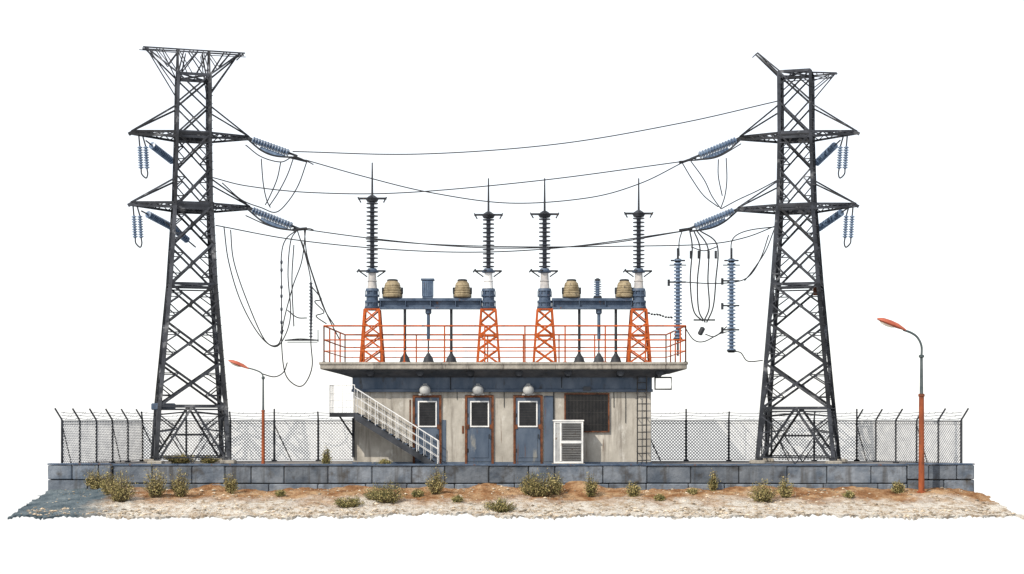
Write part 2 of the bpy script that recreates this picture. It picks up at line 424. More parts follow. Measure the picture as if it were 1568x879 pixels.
def strain(parent,a,b,g,gh):
    a=Vector(a); b=Vector(b); d=(b-a).normalized()
    for off in (-.12,.12):
        o_=Vector((0,off,0)); g.ribs(a+d*.2+o_,b-d*.2+o_,.05,.135,.115,.40,10)
    gh.tube([a,a+d*.22],.045); gh.tube([b-d*.22,b+d*.15],.045)
    gh.beam(a+d*.2+Vector((0,-.16,0)),a+d*.2+Vector((0,.16,0)),.07); gh.beam(b-d*.2+Vector((0,-.16,0)),b-d*.2+Vector((0,.16,0)),.07)
    n=spline([a+Vector((0,-.1,-.05)),a.lerp(b,.3)+Vector((0,-.1,-.30)),a.lerp(b,.6)+Vector((0,-.1,-.32)),b+Vector((0,-.1,-.12))],6)
    gh.tube(n,.035)
    lo=[p+Vector((0,.02,0)) for p in n]; up=[a+(b-a)*(i/(len(n)-1))+Vector((0,-.08,-.15)) for i in range(len(n))]
    o=len(g.v)
    for p,q_ in zip(lo,up): g.v+= [tuple(p),tuple(q_)]
    for i in range(int(len(n)*.3),int(len(n)*.8)): g.f.append((o+2*i,o+2*i+2,o+2*i+3,o+2*i+1))
def hang(a,g,gh,sg,h1=18,h2=52,h3=66,u0=0):
    k=K(YT)/40; a=Vector(a)
    for dx in (4*sg,13*sg):
        t=a+Vector((dx*k,0,-h1*k)); b=a+Vector((dx*k+(2*sg*k),0,-h2*k))
        g.ribs(t,b,.05,.105,.09,.45,10); gh.tube([a+Vector((dx*k*.6,0,0)),t],.03)
    e1=a+Vector((6*sg*k,0,-h2*k)); e2=a+Vector((15*sg*k,0,-h2*k))
    gh.tube(spline([e1,e1+Vector((1*sg*k,0,-8*k)),(e1+e2)/2+Vector((3*sg*k,0,-(h3-h2)*k)),e2+Vector((1*sg*k,0,-8*k)),e2],6),.028)
def diag(a,b,g,gh): 
    a=Vector(a); b=Vector(b); g.ribs(a,b,.06,.15,.11,.42,10); gh.tube([a-(b-a).normalized()*.4,a],.03); gh.tube([b,b+(b-a).normalized()*.6],.03)
for par,side in ((towL,0),(towR,1)):
    g=G(); gh=G()
    if side==0:
        strain(par,at(380,212,YT+.3),at(450,237,YT+.2),g,gh); strain(par,at(380,319,YT+.3),at(455,349,YT+.2),g,gh)
        hang(at(210,206,YT-.6),g,gh,1); hang(at(201,312,YT-.6),g,gh,1)
        diag(at(232,222,YT+.6),at(264,247,YT+2.0),g,gh); diag(at(226,328,YT+.6),at(262,347,YT+2.0),g,gh)
        diag(at(262,347,YT+1.6),at(287,368,YT+2.6),g,gh)
    else:
        strain(par,at(1134,212,YT+.3),at(1063,241,YT+.2),g,gh); strain(par,at(1130,320,YT+.3),at(1056,350,YT+.2),g,gh)
        hang(at(1300,206,YT-.6),g,gh,-1); hang(at(1309,312,YT-.6),g,gh,-1)
        diag(at(1279,222,YT+.6),at(1250,250,YT+2.0),g,gh); diag(at(1289,325,YT+.6),at(1253,350,YT+2.0),g,gh)
    part('insulator_strings',g,M['insul'],par,True); part('insulator_hardware',gh,M['steel'],par,True)

# ---------------------------------------------------------------- conductors
def wire(name,pts,r=.022,y=YT+.2,parent=None):
    g=G(); P=[at(p[0],p[1],p[2] if len(p)>2 else y) for p in pts]; g.tube(spline(P,12),r,6)
    return part(name,g,M['wire'],parent,True)
for pts in ([(448,232),(640,236),(850,221),(1040,189),(1190,155)],
            [(468,245),(560,271),(660,295),(780,311),(900,303),(980,281),(1047,248)],
            [(326,272,YT+.8),(380,285,YT+.6),(480,295),(620,295),(830,276),(1047,247)],
            [(450,349),(560,364),(680,376),(790,380),(920,374),(1058,352)],
            [(330,345,YT+1),(450,367,YT+.8),(600,382,YT+.8),(740,386,YT+.8),(880,377,YT+.8),(1058,352)],
            [(560,366,YT+.9),(660,374,YT+.9),(800,378,YT+.9),(960,377,YT+.9),(1080,374,YT+.9),(1140,364,YT+.9),(1190,345,YT+.9)]):
    wire('power_line',pts,.022)
jl=root('jumper_cables',at(430,420,YT))
L_=[ [(400,243),(403,280),(408,305),(414,318)],[(430,248),(424,275),(412,303),(406,314)],[(450,240),(440,268),(426,295),(412,316)],
     [(470,247),(457,283),(440,310),(422,325),(400,318),(370,306),(340,280)],
     [(376,222),(400,240),(430,248),(450,240),(470,247),(480,252)],
     [(376,330),(410,345),(440,352),(470,350),(480,352)],
     [(343,348),(350,400),(368,460),(395,510),(420,531),(436,515),(445,480),(441,420),(445,370),(455,352)],
     [(353,352),(358,400),(378,460),(405,520),(425,528),(434,505)],
     [(455,352),(470,400),(478,450),(476,520),(478,560),(468,586),(455,591),(438,575),(432,540),(433,500),(448,440),(462,400),(468,352)],
     [(455,352),(438,366),(431,390),(431,440),(431,505)],[(450,375),(447,430),(450,500)],
     [(462,370),(478,420),(495,470),(513,500)],[(466,352),(470,390),(482,430),(500,480),(520,520)],
     [(478,440),(492,458),(482,462),(496,478),(484,484),(500,496)],
     [(437,521),(460,519),(488,521)],[(440,475),(455,486),(470,487)],[(400,572),(420,577),(434,570),(440,555)]]
for i,p in enumerate(L_): wire('loop_%d'%(i+1),p,.023,YT+.1,jl)
g=G(); g.ribs(at(476,432,YT+.1),at(476,518,YT+.1),.035,.07,.13,.4,8)
for v in (398,410,436,450,470,490,505): g.lathe(at(431,v,YT+.1),at(431,v+7,YT+.1),[(0,.02),(.3,.05),(.7,.05),(1,.02)],8)
part('small_insulator',g,M['insd'],jl,True)
g=G(); g.beam(at(436,521,YT+.1),at(488,521,YT+.1),.05); g.beam(at(440,524,YT+.1),at(486,524,YT+.1),.03); g.beam(at(487,505,YT+.1),at(487,524,YT+.1),.03)
g.tube([at(448,352,YT+.2),at(470,350,YT+.2)],.06); g.tube([at(470,247,YT+.2),at(445,241,YT+.2)],.05); part('clamps',g,M['steel'],jl)
jr=root('jumper_cables',at(1080,420,YT))
R_=[ [(1045,250),(1060,275),(1078,300),(1100,317)],[(1058,247),(1078,275),(1090,300),(1104,320)],[(1112,242),(1113,275),(1110,300),(1104,318)],
     [(1100,244),(1100,270),(1106,300)],[(1104,320),(1130,306),(1160,292),(1190,276)],
     [(1040,247),(1070,245),(1100,240),(1135,220)],
     [(1056,352),(1060,380),(1057,430),(1062,475),(1076,492)],[(1062,352),(1072,382),(1068,430),(1070,475),(1080,494)],
     [(1066,352),(1084,380),(1084,430),(1086,470),(1078,492)],[(1070,352),(1098,375),(1096,430),(1092,470),(1082,494)],
     [(1058,378),(1078,384),(1098,378)],
     [(1120,392),(1120,372),(1128,360),(1150,352),(1190,347)],[(1177,360),(1165,395),(1148,422),(1125,432),(1085,434),(1050,432)],
     [(1186,350),(1172,385),(1152,415),(1140,430)],
     [(1048,500),(1062,520),(1078,523),(1100,512),(1113,508)],[(1113,500),(1095,515),(1080,512)],
     [(1120,538),(1134,540),(1145,553),(1168,552)],[(1040,392),(1040,370),(1045,352)]]
for i,p in enumerate(R_): wire('loop_%d'%(i+1),p,.028 if 5<i<10 else .022,YT+.1,jr)
g=G(); g.lathe(at(1071,513,YT),at(1077,501,YT),[(0,.04),(.1,.10),(.9,.10),(1,.04)],8); g.beam(at(1062,490,YT+.1),at(1095,490,YT+.1),.06)
for u in (1058,1070,1085,1096): g.tube([at(u,384,YT+.1),at(u,396,YT+.1)],.05)
g.tube([at(1040,250,YT+.2),at(1066,241,YT+.2)],.05); g.tube([at(1040,353,YT+.2),at(1060,350,YT+.2)],.06)
part('clamps',g,M['steel'],jr)
g=G()
for i in range(9):
    a=at(992+i*4.3,479+i*.9+math.sin(i*1.3)*1.5,YT); b=at(992+(i+.8)*4.3,480+i*.9,YT); g.beam(a,b,.07,.04)
part('chain_link',g,M['wire'],jr)
for u,v0,v1 in ((1038,396,520),(1120,396,538)):
    r=root('post_insulator',at(u,v1,YT))
    g=G(); gh=G(); a=at(u,v0,YT); b=at(u,v1,YT)
    g.ribs(a,b,.085,.17,.135,.42,14); 
    gh.tube([at(u,v0-16,YT),a],.045); gh.beam(at(u-11,v0+3,YT),at(u+11,v0+3,YT),.06); gh.beam(at(u-13,v0+10,YT),at(u+13,v0+10,YT),.04)
    for v in ((430,468,505) if u>1100 else (432,)): gh.beam(at(u-14,v,YT-.1),at(u+12,v,YT-.1),.06); gh.tube([at(u-14,v-4,YT-.1),at(u-14,v+6,YT-.1)],.05)
    gh.lathe(at(u,v0,YT),at(u,v0+6,YT),[(0,.1),(.5,.17),(1,.1)],12); gh.lathe(at(u,v1-4,YT),at(u,v1+2,YT),[(0,.1),(.5,.2),(1,.12)],12)
    if u<1100: gh.tube([b,at(u,545,YT)],.04)
    part('ribbed_body',g,M['insul'],r,True); part('fittings',gh,M['steel'],r,True)

# ---------------------------------------------------------------- building
bd=root('substation_building',(xx(769),2.2,0))
x0,x1=xx(541),xx(997); DB=4.6
zt=zz(574); zb=zz(598)
g=G(); g.box((x0,0,0),(x1,DB,zb)); part('walls',g,M['wallw'],bd)
g=G(); g.box((x0-.03,-.05,zb+.004),(x1+.03,DB+.05,zt+.3)); part('frieze',g,M['band'],bd)
g=G(); g.bbox((x0-.06,-.14,zb-.06),(x1+.06,-.052,zb+.05),.012); g.bbox((x0-.04,-.10,zt-.02),(x1+.04,-.052,zt+.06),.01)
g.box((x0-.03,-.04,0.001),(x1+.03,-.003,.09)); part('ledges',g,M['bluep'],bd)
yF=-1.0; yB=5.6; dx0,dx1=xx(490,yF),xx(1052,yF); zd=zz(555.5,yF); zd0=zz(565.5,yF)
g=G(); g.bbox((dx0,yF,zd0),(dx1,yB,zd),.03)
g.bbox((dx0-.04,yF-.04,zd-.07),(dx1+.04,yB+.04,zd+.025),.015); part('roof_deck',g,M['conc'],bd)
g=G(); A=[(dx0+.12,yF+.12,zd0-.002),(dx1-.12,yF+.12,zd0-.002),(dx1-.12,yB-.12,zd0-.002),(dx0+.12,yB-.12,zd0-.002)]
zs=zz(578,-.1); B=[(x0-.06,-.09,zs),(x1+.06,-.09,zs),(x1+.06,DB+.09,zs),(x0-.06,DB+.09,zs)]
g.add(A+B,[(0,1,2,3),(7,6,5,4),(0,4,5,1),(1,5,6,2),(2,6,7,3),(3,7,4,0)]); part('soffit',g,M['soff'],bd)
g=G()
for u in (567,643,720,795,870,950,1010):
    p=at(u,569,-.7); g.lathe((p.x,-.8,p.z-.02),(p.x,-.15,p.z-.1),[(0,.08),(.05,.15),(.95,.13),(1,.08)],10)
part('soffit_brackets',g,M['steel'],bd,True)
gf=G(); gd=G(); gw=G(); gg=G(); gs=G(); gl=G(); gh=G()
for (a,b,wa,wb) in ((632,676,640,669),(712,756,720,749),(786,831,793,823)):
    X0,X1=xx(a),xx(b); zt_=zz(605)
    gf.box((X0,-.075,0.002),(X0+.085,-.002,zt_)); gf.box((X1-.085,-.075,0.002),(X1,-.002,zt_)); gf.box((X0+.087,-.075,zt_-.09),(X1-.087,-.002,zt_-.002))
    gf.box((X0+.02,-.08,zz(656)-.02),(X0+.16,-.046,zz(650))); gf.box((X1-.16,-.08,zz(656)-.02),(X1-.02,-.046,zz(650)))
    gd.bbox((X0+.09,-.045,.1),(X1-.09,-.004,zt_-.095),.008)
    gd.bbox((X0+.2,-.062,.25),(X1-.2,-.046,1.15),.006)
    wx0,wx1,wz0,wz1=xx(wa),xx(wb),zz(654),zz(614)
    t=.05
    gw.box((wx0,-.085,wz0),(wx0+t,-.047,wz1)); gw.box((wx1-t,-.085,wz0),(wx1,-.047,wz1)); gw.box((wx0+t,-.083,wz0),(wx1-t,-.047,wz0+t)); gw.box((wx0+t,-.083,wz1-t),(wx1-t,-.047,wz1))
    gg.box((wx0+t,-.055,wz0+t),(wx1-t,-.0475,wz1-t))
    n=9
    for i in range(n):
        z=wz0+t+(wz1-wz0-2*t)*(i+.5)/n; gs.beam((wx0+t,-.06,z),(wx1-t,-.06,z),.010,.010)
    gh.tube([(X1-.16,-.05,1.0),(X1-.16,-.11,1.0),(X1-.16,-.11,1.16)],.018); gh.box((X0+.09,-.055,.45),(X0+.14,-.046,.6)); gh.box((X0+.09,-.055,1.8),(X0+.14,-.046,1.95))
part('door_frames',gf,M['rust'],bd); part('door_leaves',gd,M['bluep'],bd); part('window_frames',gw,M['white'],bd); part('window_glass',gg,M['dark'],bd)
part('window_slats',gs,M['slat'],bd); part('door_hardware',gh,M['steel'],bd)
g=G(); g.bbox((xx(833),-.03,.1),(xx(847),-.003,zz(606)),.008); g.bbox((xx(676)+.02,-.028,.1),(xx(683),-.003,1.7),.008); part('wall_shade_strips',g,M['bluep'],bd)  # thin blue strips beside the doors, painting the wall's shadow as colour
for u in (651,732,809):
    p=at(u,598,-.1); gl.lathe((p.x,-.46,p.z-.06),(p.x,-.145,p.z+.05),[(0,.04),(.05,.12),(.3,.19),(.65,.215),(.9,.2),(1,.18)],16)
    gl.box((p.x-.07,-.17,p.z+.12),(p.x+.07,-.145,p.z+.26)); gl.box((p.x-.24,-.24,p.z-.18),(p.x+.24,-.145,p.z-.12))
part('wall_lamps',gl,M['grey'],bd,True)
X0,X1,Z0,Z1=xx(866),xx(931),zz(660),zz(604)
g=G(); t=.05
for bx in (((X0-t,-.09,Z0-t),(X0,-.003,Z1+t)),((X1,-.09,Z0-t),(X1+t,-.003,Z1+t)),((X0,-.088,Z0-t),(X1,-.003,Z0)),((X0,-.088,Z1),(X1,-.003,Z1+t))): g.box(*bx)
part('vent_frame',g,M['rust'],bd)
g=G(); g.box((X0,-.02,Z0),(X1,-.003,Z1)); part('vent_back',g,M['dark'],bd)
g=G()
for i in range(30):
    x=X0+(X1-X0)*(i+.5)/30; g.beam((x,-.05,Z0),(x,-.05,Z1),.018,.03)
for i in range(3): g.beam((X0,-.07,Z0+(Z1-Z0)*(i+.5)/3),(X1,-.07,Z0+(Z1-Z0)*(i+.5)/3),.018)
part('vent_grille',g,M['slat'],bd)
g=G(); 
for (u,v0,v1,w) in ((709,652,664,3),(628,612,650,2.0)):
    p=at(u,v0); q_=at(u,v1); g.box((p.x-w/80,-.012,q_.z),(p.x+w/80,-.002,p.z))
part('corroded_conduits',g,M['rust'],bd)
g=G(); g.tube([at(541,640,-.08),at(541,700,-.08)],.05,8); g.tube([at(1003,572,-.2),at(1003,596,-.2),at(1028,596,-.2),at(1028,578,-.2),at(1003,578,-.2)],.035,4)
g.tube([at(690,573,-.15),at(690,597,-.15)],.02); g.box(tuple(at(893,598,-.2)),tuple(at(905,592,-.142)))
g.tube([at(848,600,-.04),at(848,643,-.04)],.02); g.tube([at(860,566,-.12),at(860,594,-.16)],.018)
for u in (700,772,940,958): g.tube([(xx(u),-.02,zz(600)),(xx(u),-.02,zz(612+(u%7)*6))],.012,5)
part('pipes_and_conduits',g,M['steel'],bd)
cb=root('electrical_cabinet',(xx(870),-.5,0))
X0,X1=xx(848,-.8),xx(893,-.8); Z1=zz(645,-.8)
g=G(); g.bbox((X0,-.8,.062),(X1,-.25,Z1),.02); part('body',g,M['grey'],cb)
g=G(); t=.06; m_=X0+.26
for bx in (((X0,-.83,.064),(X0+t,-.802,Z1)),((X1-t,-.83,.064),(X1,-.802,Z1)),((m_-t/2,-.829,.14),(m_+t/2,-.802,Z1-.07)),((X0+t,-.828,Z1-t),(X1-t,-.802,Z1)),((X0+t,-.828,.064),(X1-t,-.802,.06+t)),((m_+t/2,-.828,.82),(X1-t,-.802,.9))): g.box(*bx)
g.box((X0-.03,-.86,Z1+.002),(X1+.03,-.22,Z1+.05)); part('frame',g,M['white'],cb)
g=G(); g.box((m_+t/2+.03,-.812,.9+.04),(X1-t-.03,-.801,Z1-t-.04)); g.box((m_+t/2+.03,-.812,.06+t+.04),(X1-t-.03,-.801,.78)); part('panels',g,M['slat'],cb)
g=G()
for i in range(22): 
    z=.2+i*.065
    if not(.76<z<.94) and z<Z1-.12: g.beam((m_+t/2+.03,-.82,z),(X1-t-.03,-.82,z),.010,.012)
part('louvres',g,M['grey'],cb)
g=G(); g.box((X0-.06,-.9,0.002),(X1+.06,-.2,.06)); part('plinth',g,M['conc'],cb)
ld=root('access_ladder',(xx(983),-.2,0)); g=G()
yl=-.24
g.tube([at(976,560,yl),(xx(976,yl),yl,0)],.024); g.tube([at(990,560,yl),(xx(990,yl),yl,0)],.024)
for i in range(14):
    z=.15+i*.27
    if z<zz(570,yl): g.tube([(xx(976,yl),yl,z),(xx(990,yl),yl,z)],.018)
for z in (.5,1.8,2.7):
    for u in(976,990): g.tube([(xx(u,yl),yl,z),(xx(u,yl),-.0,z)],.018)
part('rails_and_rungs',g,M['slat'],ld)

# staircase
st=root('metal_staircase',(xx(590),-.8,0))
y0s,y1s=-1.35,-.35
gS=G(); gR=G(); gT=G()
zl=zz(632,y0s); L0,L1=xx(505,y0s),xx(543,y0s)
gT.bbox((L0,y0s,zl-.08),(L1,.0-.01,zl),.01); gS.box((L0-.01,y0s-.03,zl-.16),(L1,y0s-.002,zl-.002)); gS.beam((L0+.3,y0s+.4,zl-.1),(x0+.0,-.1,zl-.9),.06)
bx,bz=xx(668,y0s),.02
for yy in (y0s,y1s):
    gS.add([(L1,yy-.02,zl+.02),(L1,yy-.02,zl-.26),(bx-.32,yy-.02,0.01),(bx+.08,yy-.02,0.01),(L1,yy+.02,zl+.02),(L1,yy+.02,zl-.26),(bx-.32,yy+.02,0.01),(bx+.08,yy+.02,0.01)],
           [(0,1,2,3),(7,6,5,4),(0,4,5,1),(1,5,6,2),(2,6,7,3),(3,7,4,0)])
n=11
for i in range(n):
    f=(i+.6)/n; X=L1+(bx-L1)*f; Z=zl*(1-f)+.02
    gT.box((X-.15,y0s+.025,Z-.03),(X+.13,y1s-.025,Z+.01))
def rail(pa,pb,hh,nb,lines=(.33,.66,1)):
    pa=Vector(pa); pb=Vector(pb)
    for q in lines: gR.tube([pa+Vector((0,0,hh*q)),pb+Vector((0,0,hh*q))],.020 if q==1 else .012,5)
    for i in range(nb+1):
        p=pa.lerp(pb,i/nb); gR.tube([p,p+Vector((0,0,hh))],.016 if i%3==0 else .009,5)
for yy in (y0s,y1s): rail((L1,yy,zl),(bx+.05,yy,.0),.93 if yy==y0s else .9,12)
rail((L0,y0s,zl),(L1,y0s,zl),1.04,6,(.2,.45,.7,1)); rail((L0,y0s,zl),(L0,-.05,zl),1.04,6,(.2,.45,.7,1))
part('stringers',gS,M['steel'],st); part('treads_and_landing',gT,M['steel2'],st); part('handrails',gR,M['white'],st,True)

# ---------------------------------------------------------------- roof railing
rl=root('safety_railing',(xx(770),2,zd)); g=G()
f0,f1=xx(496,yF+.1),xx(1050,yF+.1); b0,b1=f0+.12,f1-.12
yf=yF+.12; yb=yB-.15; ZT=zz(499,yf); hR=ZT-zd
def rr(a,b,nb):
    a=Vector(a); b=Vector(b)
    for q,rad in ((1,.032),(.62,.026),(.32,.020)): g.tube([a+Vector((0,0,hR*q)),b+Vector((0,0,hR*q))],rad,6)
    for i in range(nb+1):
        p=a.lerp(b,i/nb); g.tube([p,p+Vector((0,0,hR))],.028,6); g.box((p.x-.07,p.y-.07,zd+.026),(p.x+.07,p.y+.07,zd+.045))
rr((f0,yf,zd),(f1,yf,zd),9); rr((b0,yb,zd),(b1,yb,zd),9); rr((f0,yf,zd),(b0,yb,zd),4); rr((f1,yf,zd),(b1,yb,zd),4)
part('rails_and_posts',g,M['orange'],rl,True)

# ---------------------------------------------------------------- roof high voltage gear
YE=1.2
def zE(v): return zz(v,YE)
for u,vt,vr,vs in ((570,304,308,249),(748,329,333,273),(834,328,332,273),(978,327,331,273)):
    r=root('high_voltage_bushing',(xx(u,YE),YE,zd))
    gp=G(); k=K(YE)/40; X=xx(u,YE)
    hb,ht=17*k,11*k; zb_=zd+.03; zt_=zE(474)
    C=((-1,-1),(1,-1),(1,1),(-1,1))
    def cc(i,f): h=hb+(ht-hb)*f; return Vector((X+C[i][0]*h,YE+C[i][1]*h,zb_+(zt_-zb_)*f))
    for i in range(4):
        gp.angle(cc(i,0),cc(i,1),.085,.025,flip=i in(1,2)); j=(i+1)%4
        fs=(0,.27,.52,.76,1)
        for a,b in zip(fs,fs[1:]):
            gp.angle(cc(i,a),cc(j,b),.055,.015); gp.angle(cc(j,a),cc(i,b),.055,.015,True)
        for f in (0.02,.52,1): gp.angle(cc(i,f),cc(j,f),.05,.015)
    part('lattice_pedestal',gp,M['orange'],r)
    gb_=G()
    gb_.lathe((X,YE,zE(474)),(X,YE,zE(442)),[(0,.26),(.06,.30),(.14,.30),(.16,.24),(.3,.24),(.32,.29),(.42,.29),(.44,.23),(.6,.23),(.62,.28),(.7,.28),(.72,.22),(.86,.22),(.88,.27),(1,.25)],18)
    gb_.lathe((X,YE,zE(419)),(X,YE,zE(411)),[(0,.1),(.2,.25),(.5,.28),(.6,.2),(1,.16)],16)
    for i in range(8):
        t=i*math.pi/4+.2
        for v in (466,450): gb_.beam((X+.27*math.cos(t),YE+.27*math.sin(t),zE(v+5)),(X+.27*math.cos(t),YE+.27*math.sin(t),zE(v-4)),.03)
    part('base_flanges',gb_,M['steel2'],r,True)
    gn=G(); gn.lathe((X,YE,zE(443)),(X,YE,zE(418)),[(0,.2),(.1,.19),(.45,.17),(.5,.2),(.55,.165),(1,.15)],18); part('neck',gn,M['core'] if u!=748 else M['white'],r,True)
    gi=G(); gi.ribs((X,YE,zE(411)),(X,YE,zE(vr)),.085,.235,.155,.32,16); part('ribbed_insulator',gi,M['insd'],r,True)
    gt=G(); gt.beam((X-.56,YE,zE(vt)),(X+.56,YE,zE(vt)),.07,.12); gt.beam((X,YE-.4,zE(vt)),(X,YE+.4,zE(vt)),.06,.1)
    gt.lathe((X,YE,zE(vt+5)),(X,YE,zE(vt-5)),[(0,.2),(.5,.27),(1,.08)],14)
    for s_ in(-1,1): gt.beam((X+s_*.56,YE,zE(vt)+.06),(X+s_*.44,YE,zE(vt)-.16),.05)
    gt.tube([(X,YE,zE(vt)),(X,YE,zE((vt+vs)/2)),(X,YE,zE(vs))],[.045,.035,.024],8)
    gt.beam((X-.52,YE,zE(415)),(X+.52,YE,zE(415)),.06,.12); gt.beam((X-.5,YE,zE(412)),(X-.6,YE,zE(417)),.06)
    gt.beam((X-.16,YE-.3,zE(415)),(X+.16,YE+.3,zE(415)),.05,.1)
    for s_ in(-1,1): gt.tube([(X+s_*.52,YE,zE(415)),(X+s_*.3,YE,zE(421)),(X+s_*.2,YE,zE(424))],.025)
    part('top_fittings',gt,M['steel'],r)
for a,b in ((581,738),(845,968)):
    r=root('steel_support_beam',(xx((a+b)/2,YE),YE,zE(473)))
    g=G(); X0,X1=xx(a,YE),xx(b,YE)
    g.box((X0,YE-.2,zE(461)),(X1,YE+.2,zE(457))); g.box((X0,YE-.2,zE(473.5)),(X1,YE+.2,zE(470.5))); g.box((X0+.01,YE-.05,zE(470.5)),(X1-.01,YE+.05,zE(461)))
    n=int((X1-X0)/.9)
    for i in range(n+1):
        x=X0+.05+(X1-X0-.1)*i/n; g.box((x-.012,YE-.18,zE(470.5)),(x+.012,YE-.052,zE(461)))
    part('i_beam',g,M['steel2'],r)
    g=G(); gq=G()
    for u in ((620,656,691) if a<700 else (887,917,943)):
        X=xx(u,YE); g.tube([(X,YE,zd),(X,YE,zE(474))],.055 if u not in (656,917) else .03,8)
        g.lathe((X,YE,zd+.02),(X,YE,zE(541)),[(0,.24),(.15,.24),(.3,.2),(.6,.17),(.8,.1),(1,.06)],12)
        if u in (656,917): gq.lathe((X,YE,zE(482)),(X,YE,zE(474)),[(0,.06),(.3,.12),(1,.12)],10); gq.lathe((X,YE,zE(520)),(X,YE,zE(482)),[(0,.05),(.05,.065),(1,.065)],10)
    part('support_columns',g,M['steel'],r,True); part('column_sleeves',gq,M['steel2'],r,True)
for u,w in ((601,15),(708,13.5),(875,13.5),(956,13.5)):
    X=xx(u,YE); r=root('current_transformer',(X,YE,zE(457))); W=w/40*K(YE)
    g=G(); z0,z1=zE(456),zE(430)
    pr=[(0,W*.78),(.05,W*.95),(.18,W*1.0),(.22,W*.93)]
    for i in range(3): pr+=[(.25+i*.15,W*(.90-.02*i)),(.29+i*.15,W*(.97-.05*i)),(.35+i*.15,W*(.96-.05*i)),(.38+i*.15,W*(.86-.04*i))]
    pr+=[(.72,W*.82),(.86,W*.74),(.93,W*.60),(1,W*.50)]
    g.lathe((X,YE,z0),(X,YE,z1),pr,20)
    part('finned_housing',g,M['brown'],r,True)
    g=G(); g.lathe((X,YE,z1-.01),(X,YE,z1+.06),[(0,W*.56),(.7,W*.56),(1,W*.4)],16)
    for s_ in(-1,1):
        g.bbox((X+s_*W*.98-.04,YE-.08,z0+.15),(X+s_*W*.98+.04,YE+.08,z0+.4),.015)
        g.tube([(X+s_*W*.95,YE,z0+.16),(X+s_*W*.95,YE,z0-.0)],.03)
    g.box((X-W*.9,YE-W*.6,z0-.03),(X+W*.9,YE+W*.6,z0+.03))
    part('cap_and_terminals',g,M['steel'],r)
X=xx(655,YE); r=root('oil_conservator_tank',(X,YE,zE(457))); g=G()
g.bbox((X-.22,YE-.2,zE(455)),(X+.22,YE+.2,zE(430)),.03); part('tank',g,M['insul'],r)
g=G(); g.bbox((X-.26,YE-.24,zE(430)),(X+.26,YE+.24,zE(427)),.015)
for i in range(6):
    x=X-.2+i*.08; g.box((x-.008,YE-.235,zE(453)),(x+.008,YE-.202,zE(432)))
g.box((X-.2,YE-.2,zE(457.5)),(X+.2,YE+.2,zE(455))); part('lid_and_ribs',g,M['steel2'],r)
X=xx(915,YE); r=root('surge_arrester',(X,YE,zE(457))); g=G()
g.ribs((X,YE,zE(455)),(X,YE,zE(430)),.08,.16,.09,.42,12); part('ribbed_body',g,M['insul'],r,True)
g=G(); g.lathe((X,YE,zE(430)),(X,YE,zE(426)),[(0,.12),(.5,.12),(1,.04)],10); g.box((X-.16,YE-.16,zE(457.5)),(X+.16,YE+.16,zE(454.5))); part('fittings',g,M['steel'],r)

# ---------------------------------------------------------------- fences
def fence(name, path, posts_n, flare):
    r=root(name,path[0]); gm=G(); gp=G(); gw=G()
    Hm=1.66
    for (a,b),n in zip(zip(path,path[1:]),posts_n):
        a=Vector(a); b=Vector(b); Ld=(b-a).length; d=(b-a)/Ld; up=Vector((0,0,1))
        nrm=Vector((-d.y,d.x,0))
        sp=.13; base=.06; Hh=Hm-base; i=-Hh
        while i<Ld:
            for sgn in (0,1):
                s0=i; s1=i+Hh; z0,z1=(base,Hm) if sgn==0 else (Hm,base)
                if s0<0: f=(-s0)/Hh; z0=z0+(z1-z0)*f; s0=0
                if s1>Ld: f=(Ld-s0)/(s1-s0); z1=z0+(z1-z0)*f; s1=Ld
                if s1-s0>.02: gm.beam(a+d*s0+up*z0+nrm*(.008*(sgn*2-1)),a+d*s1+up*z1+nrm*(.008*(sgn*2-1)),.032,.014)
            i+=sp
        for z in (base,Hm*.93,Hm): gw.tube([a+up*z,b+up*z],.012 if z!=Hm else .022,5)
        for z in (1.76,1.88,1.99): 
            npt=n*4; pts=[]
            for q in range(npt+1):
                f=q/npt; pts.append(a+d*Ld*f+up*(z-.04*math.sin(math.pi*((f*n)%1)))+Vector((0,-.12*(z-1.62)/.38,0)))
            gw.tube(pts,.009,4)
        for q in range(int(Ld/.18)):
            p=a+d*q*.18+up*(random.choice([1.76,1.88,1.99])-.02); gw.beam(p+Vector((-.03,-.08,-.04)),p+Vector((.03,-.08,.04)),.01)
        for q in range(n+1):
            p=a.lerp(b,q/n)
            gp.tube([p,p+up*1.7],.045,8)
            if q%2==0 or flare: gp.tube([p+up*1.7,p+up*(2.03+.1*abs(flare))+Vector((flare*.22 if flare else 0,-.15,0))],.032,6)
            else: gp.tube([p+up*1.7,p+up*2.15],.032,6)
            if q%3==0 and q<n: 
                p2=p+d*.7; gp.tube([p+up*1.5,p2+up*.02],.025,6)
            gp.box((p.x-.1,p.y-.1,.001),(p.x+.1,p.y+.1,.05))
    part('chain_link_mesh',gm,M['mesh'],r); part('posts',gp,M['steel'],r,True); part('wire_strands',gw,M['steel'],r)
yk=4.2
fence('chain_link_fence',[(xx(95,-2.2),-2.2,0),(xx(218,yk),yk,0)],[5],-1)
fence('chain_link_fence',[(xx(218,yk),yk,0),(x0-.06,yk,0)],[5],0)
fence('chain_link_fence',[(x1+.06,yk,0),(xx(1312,yk),yk,0)],[5],0)
fence('chain_link_fence',[(xx(1312,yk),yk,0),(xx(1472,-2.2),-2.2,0)],[5],1)

